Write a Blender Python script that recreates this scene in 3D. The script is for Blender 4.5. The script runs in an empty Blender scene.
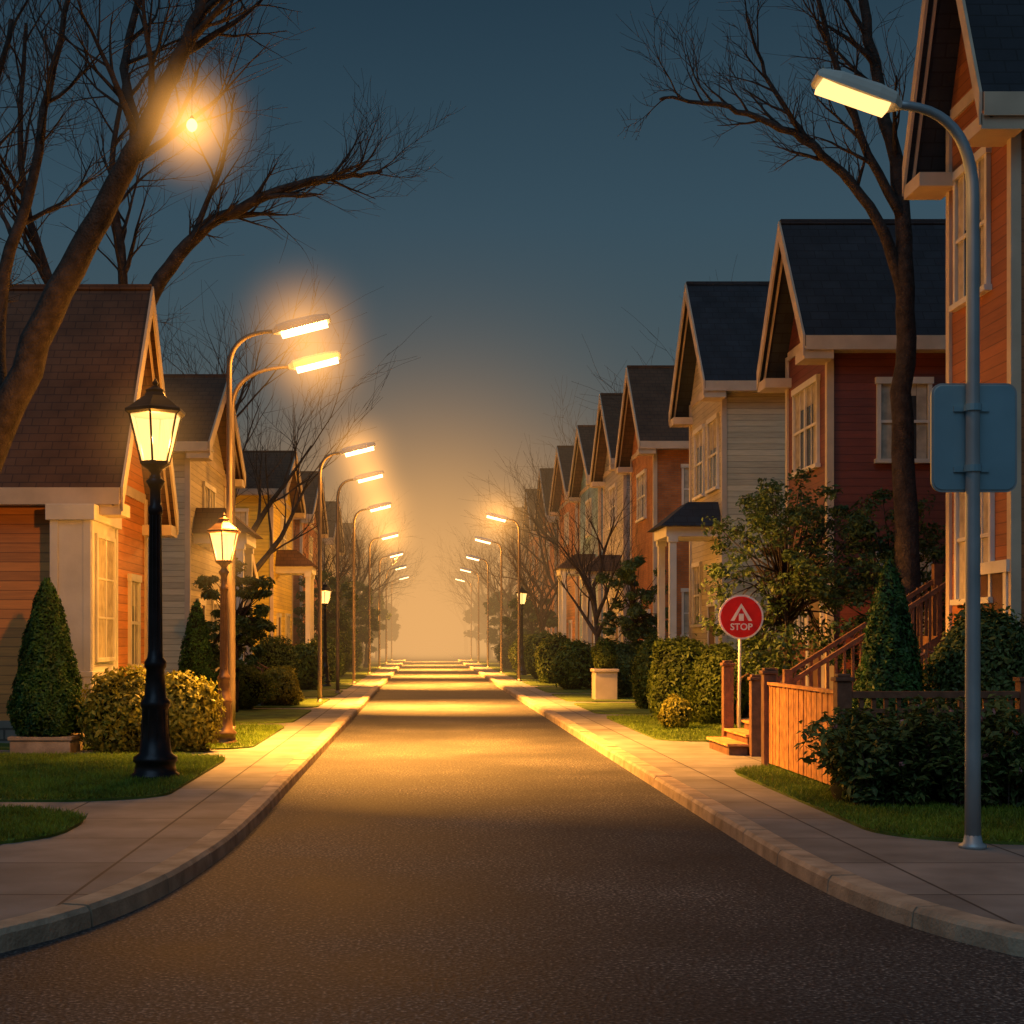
import bpy, math, random
import numpy as np
from mathutils import Vector, Matrix, Quaternion
rnd = random.Random(7)
nrng = np.random.default_rng(7)
S = bpy.context.scene
S.view_settings.view_transform = 'Standard'
S.view_settings.look = 'None'
S.view_settings.exposure = 0

# ------------------------------------------------------------ materials
def nmat(name):
    m = bpy.data.materials.new(name); m.use_nodes = True
    return m, m.node_tree.nodes, m.node_tree.links
def col(c): return (c[0], c[1], c[2], 1)
def ramp(n, stops):
    r = n.new('ShaderNodeValToRGB'); e = r.color_ramp.elements
    e[0].position = stops[0][0]; e[0].color = col(stops[0][1])
    e[1].position = stops[-1][0]; e[1].color = col(stops[-1][1])
    for p, c in stops[1:-1]:
        x = e.new(p); x.color = col(c)
    return r
def noise(n, l, vec, scale, detail=4):
    t = n.new('ShaderNodeTexNoise'); t.inputs['Scale'].default_value = scale
    t.inputs['Detail'].default_value = detail
    l.new(vec, t.inputs['Vector']); return t.outputs['Fac']
def math_(n, l, op, a, b=None):
    m = n.new('ShaderNodeMath'); m.operation = op
    for i, v in enumerate((a, b)):
        if v is None: continue
        if isinstance(v, (int, float)): m.inputs[i].default_value = v
        else: l.new(v, m.inputs[i])
    return m.outputs[0]
def pos(n): return n.new('ShaderNodeNewGeometry').outputs['Position']

def m_noise(name, c, var=0.35, scale=3, rough=0.8, bump=0.2, bscale=30, metal=0, spec=0.4, bdist=0.02):
    m, n, l = nmat(name); b = n['Principled BSDF']
    P = pos(n)
    f = noise(n, l, P, scale, 3)
    r = ramp(n, [(0.3, [x*(1-var) for x in c]), (0.7, [min(1, x*(1+var)) for x in c])])
    l.new(f, r.inputs[0]); l.new(r.outputs[0], b.inputs['Base Color'])
    b.inputs['Roughness'].default_value = rough; b.inputs['Metallic'].default_value = metal
    b.inputs['Specular IOR Level'].default_value = spec
    if bump:
        bn = n.new('ShaderNodeBump'); bn.inputs['Strength'].default_value = bump
        bn.inputs['Distance'].default_value = bdist
        l.new(noise(n, l, P, bscale, 2), bn.inputs['Height']); l.new(bn.outputs[0], b.inputs['Normal'])
    return m

def m_siding(name, c, period=0.17):
    m, n, l = nmat(name); b = n['Principled BSDF']
    P = pos(n); sx = n.new('ShaderNodeSeparateXYZ'); l.new(P, sx.inputs[0])
    k = math_(n, l, 'DIVIDE', sx.outputs[2], period)
    fr = math_(n, l, 'FRACT', k)
    fl = math_(n, l, 'FLOOR', k)
    wn = n.new('ShaderNodeTexWhiteNoise'); wn.noise_dimensions = '1D'; l.new(fl, wn.inputs['W'])
    mp = n.new('ShaderNodeMapping'); mp.inputs['Scale'].default_value = (1.2, 1.2, 14); l.new(P, mp.inputs[0])
    g = noise(n, l, mp.outputs[0], 2, 3)
    g2 = noise(n, l, P, 0.7, 2)
    s = math_(n, l, 'ADD', math_(n, l, 'MULTIPLY', wn.outputs[0], 0.3), math_(n, l, 'MULTIPLY', g, 0.45))
    s = math_(n, l, 'ADD', s, math_(n, l, 'MULTIPLY', g2, 0.3))
    r = ramp(n, [(0.25, [x*0.62 for x in c]), (0.8, [min(1, x*1.25) for x in c])])
    l.new(s, r.inputs[0])
    mx = n.new('ShaderNodeMix'); mx.data_type = 'RGBA'; mx.blend_type = 'MULTIPLY'; mx.inputs['Factor'].default_value = 1
    lr = ramp(n, [(0.0, (.35, .35, .35)), (0.12, (1, 1, 1)), (1.0, (1, 1, 1))]); l.new(fr, lr.inputs[0])
    l.new(r.outputs[0], mx.inputs['A']); l.new(lr.outputs[0], mx.inputs['B']); l.new(mx.outputs['Result'], b.inputs['Base Color'])
    b.inputs['Roughness'].default_value = 0.6
    h = math_(n, l, 'SUBTRACT', 1.0, fr)
    bn = n.new('ShaderNodeBump'); bn.inputs['Strength'].default_value = 1.0; bn.inputs['Distance'].default_value = 0.03
    l.new(h, bn.inputs['Height']); l.new(bn.outputs[0], b.inputs['Normal'])
    return m

def m_brick(name, c1, c2, mort, sc, rough=0.8, w=0.5, h=0.25, ms=0.02, axes='YZ', bump=0.5, stain=0.75):
    m, n, l = nmat(name); b = n['Principled BSDF']
    P = pos(n); sx = n.new('ShaderNodeSeparateXYZ'); l.new(P, sx.inputs[0])
    cb = n.new('ShaderNodeCombineXYZ')
    if axes == 'WALL':
        l.new(math_(n, l, 'ADD', sx.outputs[0], sx.outputs[1]), cb.inputs[0]); l.new(sx.outputs[2], cb.inputs[1])
    elif axes == 'YX':
        l.new(sx.outputs[1], cb.inputs[0]); l.new(sx.outputs[0], cb.inputs[1])
    elif axes == 'XZ':
        l.new(sx.outputs[0], cb.inputs[0]); l.new(sx.outputs[2], cb.inputs[1])
    t = n.new('ShaderNodeTexBrick'); l.new(cb.outputs[0], t.inputs['Vector'])
    t.inputs['Color1'].default_value = col(c1); t.inputs['Color2'].default_value = col(c2)
    t.inputs['Mortar'].default_value = col(mort); t.inputs['Scale'].default_value = sc
    t.inputs['Brick Width'].default_value = w; t.inputs['Row Height'].default_value = h
    t.inputs['Mortar Size'].default_value = ms
    if axes == 'YX': t.offset = 0
    mx = n.new('ShaderNodeMix'); mx.data_type = 'RGBA'; mx.blend_type = 'MULTIPLY'
    mx.inputs['Factor'].default_value = stain
    r = ramp(n, [(0.3, (0.55,)*3), (0.7, (1.25,)*3)]); l.new(noise(n, l, P, 1.6, 5), r.inputs[0])
    l.new(t.outputs['Color'], mx.inputs['A']); l.new(r.outputs[0], mx.inputs['B'])
    l.new(mx.outputs['Result'], b.inputs['Base Color'])
    b.inputs['Roughness'].default_value = rough
    h1 = math_(n, l, 'SUBTRACT', math_(n, l, 'MULTIPLY', noise(n, l, P, 40, 1), 0.3), t.outputs['Fac'])
    bn = n.new('ShaderNodeBump'); bn.inputs['Strength'].default_value = bump; bn.inputs['Distance'].default_value = 0.015
    l.new(h1, bn.inputs['Height']); l.new(bn.outputs[0], b.inputs['Normal'])
    return m

def m_leaf(name, c, var=0.5, scale=2.0):
    m, n, l = nmat(name); b = n['Principled BSDF']
    P = pos(n)
    a = math_(n, l, 'ADD', math_(n, l, 'MULTIPLY', noise(n, l, P, scale, 1), 0.5), math_(n, l, 'MULTIPLY', noise(n, l, P, 25, 0), 0.5))
    r = ramp(n, [(0.35, [x*(1-var) for x in c]), (0.65, [x*(1+var) for x in c])])
    l.new(a, r.inputs[0]); l.new(r.outputs[0], b.inputs['Base Color'])
    b.inputs['Roughness'].default_value = 0.55; b.inputs['Specular IOR Level'].default_value = 0.3
    tr = n.new('ShaderNodeBsdfTranslucent'); l.new(r.outputs[0], tr.inputs[0])
    mx = n.new('ShaderNodeMixShader'); mx.inputs[0].default_value = 0.25
    l.new(b.outputs[0], mx.inputs[1]); l.new(tr.outputs[0], mx.inputs[2])
    l.new(mx.outputs[0], n['Material Output'].inputs[0])
    return m

def m_emit(name, c, strength, passthru=False):
    m, n, l = nmat(name); n.remove(n['Principled BSDF'])
    e = n.new('ShaderNodeEmission'); e.inputs[0].default_value = col(c); e.inputs[1].default_value = strength
    out = n['Material Output']
    if passthru:
        t = n.new('ShaderNodeBsdfTransparent'); t.inputs[0].default_value = (0.8, 0.75, 0.65, 1)
        a = n.new('ShaderNodeAddShader'); l.new(e.outputs[0], a.inputs[0]); l.new(t.outputs[0], a.inputs[1])
        l.new(a.outputs[0], out.inputs[0])
    else: l.new(e.outputs[0], out.inputs[0])
    return m

def m_glow_fog(name, c, strength, dens=0.0, falloff=None, step=1.0):  # fog volume whose light is put in as emission
    m, n, l = nmat(name); n.remove(n['Principled BSDF'])
    e = n.new('ShaderNodeEmission'); e.inputs[0].default_value = col(c); e.inputs[1].default_value = strength
    out = n['Material Output']
    if falloff:
        tc = n.new('ShaderNodeTexCoord'); ln = n.new('ShaderNodeVectorMath'); ln.operation = 'LENGTH'
        l.new(tc.outputs['Object'], ln.inputs[0])
        q = math_(n, l, 'MAXIMUM', math_(n, l, 'SUBTRACT', 1.0, ln.outputs['Value']), 0.0)
        q = math_(n, l, 'POWER', q, falloff)
        l.new(math_(n, l, 'MULTIPLY', q, strength), e.inputs[1])
        try: m.cycles.volume_step_rate = step
        except Exception: pass
    if dens > 0:
        a = n.new('ShaderNodeVolumeAbsorption'); a.inputs['Color'].default_value = (0, 0, 0, 1)
        a.inputs['Density'].default_value = dens
        if falloff: l.new(math_(n, l, 'MULTIPLY', q, dens), a.inputs['Density'])
        ad = n.new('ShaderNodeAddShader'); l.new(e.outputs[0], ad.inputs[0]); l.new(a.outputs[0], ad.inputs[1])
        l.new(ad.outputs[0], out.inputs['Volume'])
    else: l.new(e.outputs[0], out.inputs['Volume'])
    return m

def m_asphalt():
    m, n, l = nmat('asphalt'); b = n['Principled BSDF']; P = pos(n)
    fine = noise(n, l, P, 38, 3); big = noise(n, l, P, 0.5, 4)
    s = math_(n, l, 'ADD', math_(n, l, 'MULTIPLY', fine, 0.75), math_(n, l, 'MULTIPLY', big, 0.25))
    r = ramp(n, [(0.38, (0.016, 0.016, 0.019)), (0.5, (0.048, 0.047, 0.049)), (0.58, (0.092, 0.088, 0.084)), (0.66, (0.30, 0.27, 0.24))])
    l.new(s, r.inputs[0]); l.new(r.outputs[0], b.inputs['Base Color'])
    rr = n.new('ShaderNodeMapRange'); rr.inputs[3].default_value = 0.60; rr.inputs[4].default_value = 0.8
    l.new(big, rr.inputs[0]); l.new(rr.outputs[0], b.inputs['Roughness'])
    b.inputs['Specular IOR Level'].default_value = 0.22
    bn = n.new('ShaderNodeBump'); bn.inputs['Strength'].default_value = 0.5; bn.inputs['Distance'].default_value = 0.016
    l.new(fine, bn.inputs['Height']); l.new(bn.outputs[0], b.inputs['Normal'])
    return m

M = {}
M['asphalt'] = m_asphalt()
M['concrete'] = m_brick('sidewalk_concrete', (0.20, 0.188, 0.172), (0.25, 0.235, 0.215), (0.05, 0.046, 0.042), 1.0, w=1.5, h=1.3, ms=0.014, axes='YX', bump=0.5)
M['kerb'] = m_noise('kerb_stone', (0.38, 0.30, 0.215), 0.35, 4, 0.8, 0.4, 40)
M['soil'] = m_noise('soil_grass', (0.035, 0.05, 0.02), 0.4, 1.0, 0.95)
M['lawn'] = m_noise('lawn_grass', (0.085, 0.135, 0.018), 0.45, 2.2, 0.95, 0.6, 60)
M['blade'] = m_leaf('grass_blade', (0.14, 0.22, 0.022), 0.5, 1.5)
M['roofD'] = m_brick('slate_roof', (0.020, 0.024, 0.034), (0.028, 0.033, 0.044), (0.013, 0.015, 0.02), 1.0, w=0.4, h=0.2, ms=0.012, axes='XZ', bump=0.4)
M['roofB'] = m_brick('brown_shingle_roof', (0.095, 0.048, 0.024), (0.11, 0.058, 0.030), (0.055, 0.03, 0.018), 1.0, w=0.3, h=0.16, ms=0.012, axes='XZ', bump=0.4)
M['trim'] = m_noise('painted_trim', (0.54, 0.45, 0.34), 0.12, 2, 0.5, 0.1, 20)
M['white'] = m_noise('white_paint', (0.64, 0.62, 0.56), 0.1, 2, 0.5, 0.1, 20)
M['glass'] = m_noise('window_glass', (0.06, 0.075, 0.085), 0.6, 0.9, 0.12, 0, spec=0.8)
M['curtain'] = m_noise('window_curtain', (0.42, 0.38, 0.30), 0.25, 5, 0.9, 0.3, 12)
M['door'] = m_noise('door_paint', (0.10, 0.05, 0.03), 0.3, 3, 0.4)
M['stone'] = m_brick('foundation_stone', (0.2, 0.18, 0.16), (0.27, 0.24, 0.21), (0.1, 0.09, 0.08), 1.0, w=0.4, h=0.2, ms=0.02, axes='WALL')
M['bark'] = m_noise('bark', (0.045, 0.033, 0.028), 0.5, 6, 0.9, 0.8, 25, bdist=0.04)
M['iron'] = m_noise('black_iron', (0.018, 0.018, 0.022), 0.3, 5, 0.38, 0, 30, 0.6)
M['bronze'] = m_noise('bronze_iron', (0.13, 0.075, 0.045), 0.3, 5, 0.42, 0, 30, 0.4)
M['steel'] = m_noise('galvanised_steel', (0.30, 0.36, 0.40), 0.12, 3, 0.45, 0, 30, 0.4)
M['steelw'] = m_noise('tan_steel', (0.22, 0.17, 0.12), 0.15, 3, 0.45, 0, 30, 0.4)
M['signback'] = m_noise('sign_back', (0.20, 0.36, 0.45), 0.12, 1.5, 0.45, 0, 30, 0.3)
M['signred'] = m_noise('sign_red', (0.60, 0.015, 0.015), 0.1, 5, 0.4, 0)
M['signwhite'] = m_noise('sign_white', (0.75, 0.75, 0.73), 0.05, 5, 0.4, 0)
M['wood'] = m_noise('cedar_wood', (0.58, 0.28, 0.10), 0.35, 7, 0.6, 0.3, 30)
M['dwood'] = m_noise('dark_wood', (0.15, 0.075, 0.045), 0.3, 7, 0.6, 0.3, 30)
M['fol'] = m_leaf('foliage', (0.10, 0.145, 0.022), 0.5)
M['folD'] = m_leaf('dark_foliage', (0.080, 0.13, 0.040), 0.5)
M['folY'] = m_leaf('lit_yellow_foliage', (0.22, 0.22, 0.03), 0.5)  # lit variant of the foliage, lamplight put into the yellowish colour
M['folC'] = m_leaf('conifer_foliage', (0.045, 0.12, 0.030), 0.55, 4)
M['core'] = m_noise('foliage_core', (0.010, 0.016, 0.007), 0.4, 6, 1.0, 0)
M['flower'] = m_noise('blossom', (0.45, 0.24, 0.26), 0.2, 5, 0.8, 0)
WARM = (1.0, 0.39, 0.055)
M['lant'] = m_emit('lantern_glass', (1.0, 0.60, 0.20), 1.05, True)
M['bulb'] = m_emit('lamp_lens', (1.0, 0.66, 0.28), 7.0)
M['bulbnear'] = m_emit('lamp_lens_near', (1.0, 0.54, 0.18), 2.2)
walls = {
 'brown': m_siding('brown_siding', (0.36, 0.115, 0.028)),
 'dred': m_siding('dark_red_siding', (0.20, 0.048, 0.026)),
 'cream': m_siding('cream_siding', (0.58, 0.50, 0.32)),
 'brick': m_brick('red_brick', (0.38, 0.12, 0.032), (0.48, 0.17, 0.05), (0.24, 0.15, 0.09), 1.0, w=0.24, h=0.08, ms=0.008, axes='WALL'),
 'grey': m_siding('grey_siding', (0.42, 0.40, 0.35)),
 'blue': m_siding('blue_siding', (0.20, 0.38, 0.50)),
 'orange': m_siding('orange_siding', (0.62, 0.23, 0.04)),
 'yellow': m_siding('yellow_siding', (0.85, 0.60, 0.04)),
}

# ------------------------------------------------------------ mesh helpers
def link(o): S.collection.objects.link(o); return o
def empty(name, loc):
    e = bpy.data.objects.new(name, None); e.location = loc; e.empty_display_size = 0.3
    return link(e)
def parent(o, p):
    if p is not None:
        o.parent = p; o.matrix_parent_inverse = Matrix.Translation(-Vector(p.location))
    return o
class MB:
    def __init__(s): s.v = []; s.f = []
    def add(s, vs, fs):
        b = len(s.v); s.v += [tuple(x) for x in vs]; s.f += [tuple(i+b for i in f) for f in fs]
    def box(s, x0, x1, y0, y1, z0, z1):
        x0, x1 = min(x0, x1), max(x0, x1); y0, y1 = min(y0, y1), max(y0, y1); z0, z1 = min(z0, z1), max(z0, z1)
        s.add([(x0,y0,z0),(x1,y0,z0),(x1,y1,z0),(x0,y1,z0),(x0,y0,z1),(x1,y0,z1),(x1,y1,z1),(x0,y1,z1)],
              [(0,3,2,1),(4,5,6,7),(0,1,5,4),(1,2,6,5),(2,3,7,6),(3,0,4,7)])
    def hexa(s, a, b):
        s.add(list(a)+list(b), [(0,3,2,1),(4,5,6,7),(0,1,5,4),(1,2,6,5),(2,3,7,6),(3,0,4,7)])
    def prism(s, poly, vec):
        n = len(poly); vec = Vector(vec)
        s.add([Vector(p) for p in poly]+[Vector(p)+vec for p in poly],
              [tuple(range(n))[::-1], tuple(range(n, 2*n))]+[(i, (i+1) % n, n+(i+1) % n, n+i) for i in range(n)])
    def lathe(s, cx, cy, prof, n=16, cap=True, rot=0):
        vs = []; fs = []
        for r, z in prof:
            for i in range(n):
                a = 2*math.pi*(i+rot)/n; vs.append((cx+r*math.cos(a), cy+r*math.sin(a), z))
        for j in range(len(prof)-1):
            for i in range(n):
                k = (i+1) % n; fs.append((j*n+i, j*n+k, (j+1)*n+k, (j+1)*n+i))
        if cap:
            fs.append(tuple(range(n))[::-1]); fs.append(tuple((len(prof)-1)*n+i for i in range(n)))
        s.add(vs, fs)
    def tube(s, pts, rad, n=8, cap=True):
        pts = [Vector(p) for p in pts]; vs = []; fs = []
        t = (pts[1]-pts[0]).normalized()
        u = t.orthogonal().normalized()
        for i, p in enumerate(pts):
            if i == 0: t2 = (pts[1]-pts[0])
            elif i == len(pts)-1: t2 = pts[i]-pts[i-1]
            else: t2 = pts[i+1]-pts[i-1]
            t2 = t2.normalized() if t2.length > 1e-9 else t
            u = (u - t2*u.dot(t2)); u = u.normalized() if u.length > 1e-6 else t2.orthogonal().normalized()
            w = t2.cross(u); t = t2; r = rad[i] if hasattr(rad, '__len__') else rad
            for k in range(n):
                a = 2*math.pi*k/n; vs.append(p+(u*math.cos(a)+w*math.sin(a))*r)
        for j in range(len(pts)-1):
            for i in range(n):
                k = (i+1) % n; fs.append((j*n+i, j*n+k, (j+1)*n+k, (j+1)*n+i))
        if cap:
            fs.append(tuple(range(n))[::-1]); fs.append(tuple((len(pts)-1)*n+i for i in range(n)))
        s.add(vs, fs)
    def obj(s, name, mat, par=None, smooth=False, bevel=0):
        me = bpy.data.meshes.new(name); me.from_pydata(s.v, [], s.f); me.materials.append(mat)
        if smooth:
            me.polygons.foreach_set('use_smooth', [True]*len(me.polygons))
        me.update(); o = link(bpy.data.objects.new(name, me)); parent(o, par)
        if bevel:
            b = o.modifiers.new('bevel', 'BEVEL'); b.width = bevel; b.segments = 2; b.limit_method = 'ANGLE'
        return o
def np_mesh(name, V, k, mat, par=None):
    V = np.asarray(V, dtype=np.float32); nv = len(V); nf = nv//k
    me = bpy.data.meshes.new(name); me.vertices.add(nv); me.vertices.foreach_set('co', V.ravel())
    me.loops.add(nv); me.loops.foreach_set('vertex_index', np.arange(nv, dtype=np.int32))
    me.polygons.add(nf); me.polygons.foreach_set('loop_start', np.arange(0, nv, k, dtype=np.int32))
    try: me.polygons.foreach_set('loop_total', np.full(nf, k, dtype=np.int32))
    except Exception: pass
    me.materials.append(mat); me.update(calc_edges=True); me.validate()
    return parent(link(bpy.data.objects.new(name, me)), par)

# ------------------------------------------------------------ camera
cam = bpy.data.cameras.new('camera'); co = link(bpy.data.objects.new('camera', cam))
co.location = (0, 0, 2.0); co.rotation_euler = (math.radians(90), 0, 0)
cam.lens = 50; cam.sensor_width = 36; cam.shift_x = 0.085; cam.shift_y = 0.125
cam.clip_end = 3000; S.camera = co

# ------------------------------------------------------------ world
w = bpy.data.worlds.new('World'); S.world = w; w.use_nodes = True
n = w.node_tree.nodes; l = w.node_tree.links; bg = n['Background']
tc = n.new('ShaderNodeTexCoord'); sx = n.new('ShaderNodeSeparateXYZ'); l.new(tc.outputs['Generated'], sx.inputs[0])
r = ramp(n, [(0.0, (0.11, 0.088, 0.058)), (0.07, (0.078, 0.080, 0.070)), (0.16, (0.047, 0.076, 0.090)), (0.28, (0.028, 0.063, 0.092)), (0.42, (0.011, 0.033, 0.056)), (1.0, (0.03, 0.05, 0.08))])
l.new(sx.outputs[2], r.inputs[0])
sky = n.new('ShaderNodeTexSky'); sky.sky_type = 'NISHITA'; sky.sun_disc = False
sky.sun_elevation = math.radians(1.0); sky.sun_rotation = math.radians(200); sky.altitude = 100
sm = n.new('ShaderNodeMix'); sm.data_type = 'RGBA'; sm.blend_type = 'ADD'; sm.inputs['Factor'].default_value = 0.010
l.new(r.outputs[0], sm.inputs['A']); l.new(sky.outputs[0], sm.inputs['B'])
l.new(sm.outputs['Result'], bg.inputs[0]); bg.inputs[1].default_value = 1.0
sd = bpy.data.lights.new('dusk_sun', 'SUN'); so = link(bpy.data.objects.new('dusk_sun', sd))
sd.energy = 0.48; sd.angle = math.radians(40); sd.color = (0.48, 0.76, 1.0)
so.rotation_euler = (math.radians(42), 0, math.radians(-18)); so.location = (0, -20, 40)

# ------------------------------------------------------------ ground, road, kerbs, pavements
g = MB(); g.add([(-1500,-300,0),(1500,-300,0),(1500,2200,0),(-1500,2200,0)], [(0,1,2,3)]); g.obj('ground', M['soil'])
rd = MB(); rd.add([(-200,-60,.004),(200,-60,.004),(200,7.4,.004),(6,9.5,.004),(3.6,12.5,.004),(3.6,420,.004),(-2.3,420,.004),(-2.3,12.5,.004),(-5,9.5,.004),(-200,7.4,.004)], [tuple(range(10))])
rd.obj('road', M['asphalt'])
def catmull(P, k=10):
    out = []
    for i in range(len(P)-1):
        p0 = P[max(i-1,0)]; p1 = P[i]; p2 = P[i+1]; p3 = P[min(i+2,len(P)-1)]
        for j in range(k):
            t = j/k
            out.append(tuple(0.5*((2*p1[a])+(-p0[a]+p2[a])*t+(2*p0[a]-5*p1[a]+4*p2[a]-p3[a])*t*t+(-p0[a]+3*p1[a]-3*p2[a]+p3[a])*t**3) for a in (0,1)))
    out.append(P[-1]); return out
def arc_sample(path, step):
    P = [Vector((p[0], p[1], 0)) for p in path]; out = [P[0]]; rest = step
    for a, b in zip(P[:-1], P[1:]):
        L = (b-a).length; d = (b-a).normalized() if L > 0 else Vector((0,1,0)); t = rest
        while t <= L:
            out.append(a+d*t); t += step
        rest = t-L
    out.append(P[-1]); return out
def make_side(sgn, X0, curve):
    sm_ = catmull([(X0, 24), (X0, 19)] + curve, 10)
    full = [(X0, 400)] + sm_ + [(sgn*200, curve[-1][1])]
    pts = arc_sample(full, 0.45)
    nrm = []
    for i, p in enumerate(pts):
        a = pts[max(i-1,0)]; b = pts[min(i+1,len(pts)-1)]
        d = (b-a).normalized(); nn = Vector((-d.y, d.x, 0))
        if nn.x*sgn < 0 and nn.y <= 0.0 or (nn.x*sgn < -0.01): nn = -nn
        if abs(nn.x) < 0.05 and nn.y < 0: nn = -nn
        nrm.append(nn)
    kb = MB(); W = 0.26; H = 0.15; dz = 0
    for i in range(len(pts)-1):
        a, b = pts[i], pts[i+1]; d = (b-a)
        if d.length < 0.03: continue
        if abs(a.x) > 40 or a.y > 260: continue
        dn = d.normalized(); na, nb = nrm[i], nrm[i+1]
        if i % 3 == 0: dz = rnd.uniform(-0.005, 0.005); a = a+dn*.010
        if i % 3 == 2: b = b-dn*.010
        prof = [(0, 0), (0.012, H-0.035+dz), (0.04, H+dz), (W-.02, H+dz), (W, H-.01+dz), (W, 0)]
        A = [a+na*q+Vector((0,0,z)) for q, z in prof]; B = [b+nb*q+Vector((0,0,z)) for q, z in prof]
        m_ = len(prof)
        fs = [(k, m_+k, m_+(k+1) % m_, (k+1) % m_) for k in range(m_)]
        if i % 3 == 0: fs.append(tuple(range(m_)))
        if i % 3 == 2: fs.append(tuple(range(m_, 2*m_))[::-1])
        kb.add(A+B, fs)
    kb.obj('kerb', M['kerb'])
    inner = [p+nn*(W-0.01) for p, nn in zip(pts, nrm)]
    sw = MB(); poly = [(p.x, p.y, .12) for p in inner] + [(sgn*200, 400, .12)]
    sw.add(poly, [tuple(range(len(poly))) if sgn > 0 else tuple(range(len(poly)))[::-1]])
    sw.obj('sidewalk', M['concrete'])
make_side(-1, -1.8, [(-1.8, 15.5), (-1.86, 13), (-2.12, 10.6), (-2.75, 9.0), (-3.9, 8.0), (-5.6, 7.5), (-8.0, 7.3), (-12, 7.25)])
make_side(1, 3.1, [(3.1, 14.5), (3.12, 12.0), (3.3, 10.2), (3.78, 8.9), (4.7, 8.0), (6.2, 7.5), (8.5, 7.3), (12, 7.25)])

def lawn(x0, x1, y0, y1, rad=0.6, blades=0, bx=None):
    sgn = 1 if x1 > 0 else -1
    xe = x0 if sgn > 0 else x1
    xo = x1 if sgn > 0 else x0
    rad = min(rad, (y1-y0)/2.2)
    c1 = [(xe+sgn*1.4*rad*(1-math.sin(a)), y0+rad*(1-math.cos(a))) for a in [k/8*math.pi/2 for k in range(9)]]
    c2 = [(xe+sgn*1.4*rad*(1-math.cos(a)), y1-rad*(1-math.sin(a))) for a in [k/8*math.pi/2 for k in range(9)]]
    poly = c1+c2+[(xo, y1), (xo, y0)]
    m = MB(); m.prism([(p[0], p[1], .118) for p in poly], (0, 0, .03)); m.obj('lawn', M['lawn'])
    if blades:
        X = nrng.uniform(min(xe, xe+sgn*bx), max(xe, xe+sgn*bx), blades); Y = nrng.uniform(y0, y1, blades)
        e = np.abs(X-xe); dn = np.minimum(Y-y0, y1-Y)
        ok = ~((e < rad*1.4) & (dn < rad) & (((1.4*rad-e)/(1.4*rad))**2+((rad-dn)/rad)**2 > 1.02))
        X, Y = X[ok], Y[ok]; k = len(X)
        h = nrng.uniform(.03, .08, k); a = nrng.uniform(0, 6.28, k); wd = nrng.uniform(.004, .010, k)
        V = np.zeros((k, 3, 3)); dx = np.cos(a)*wd; dy = np.sin(a)*wd
        V[:,0] = np.stack([X-dx, Y-dy, np.full(k, .147)], 1); V[:,1] = np.stack([X+dx, Y+dy, np.full(k, .147)], 1)
        V[:,2] = np.stack([X+nrng.normal(0, .03, k), Y+nrng.normal(0, .03, k), .147+h], 1)
        return V.reshape(-1, 3)
BL = []
BL.append(lawn(-200, -3.5, 12.6, 15.75, 1.3, 26000, 3.0))
BL.append(lawn(-200, -3.1, 16.5, 22.9, 0.9, 60000, 5.0))
BL.append(lawn(-200, -3.0, 24.3, 31, 0.7, 18000, 3.0))
y = 32.0
while y < 380:
    lawn(-200, -3.0, y, y+6.2, 0.6); y += 7.3
BL.append(lawn(4.35, 200, 13.0, 20.9, 1.1, 70000, 4.5))
BL.append(lawn(4.35, 200, 26.2, 34.8, 0.8, 20000, 3.0))
y = 35.9
while y < 380:
    lawn(4.35, 200, y, y+6.2, 0.6); y += 7.3
np_mesh('grass', np.concatenate(BL), 3, M['blade'])

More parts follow.
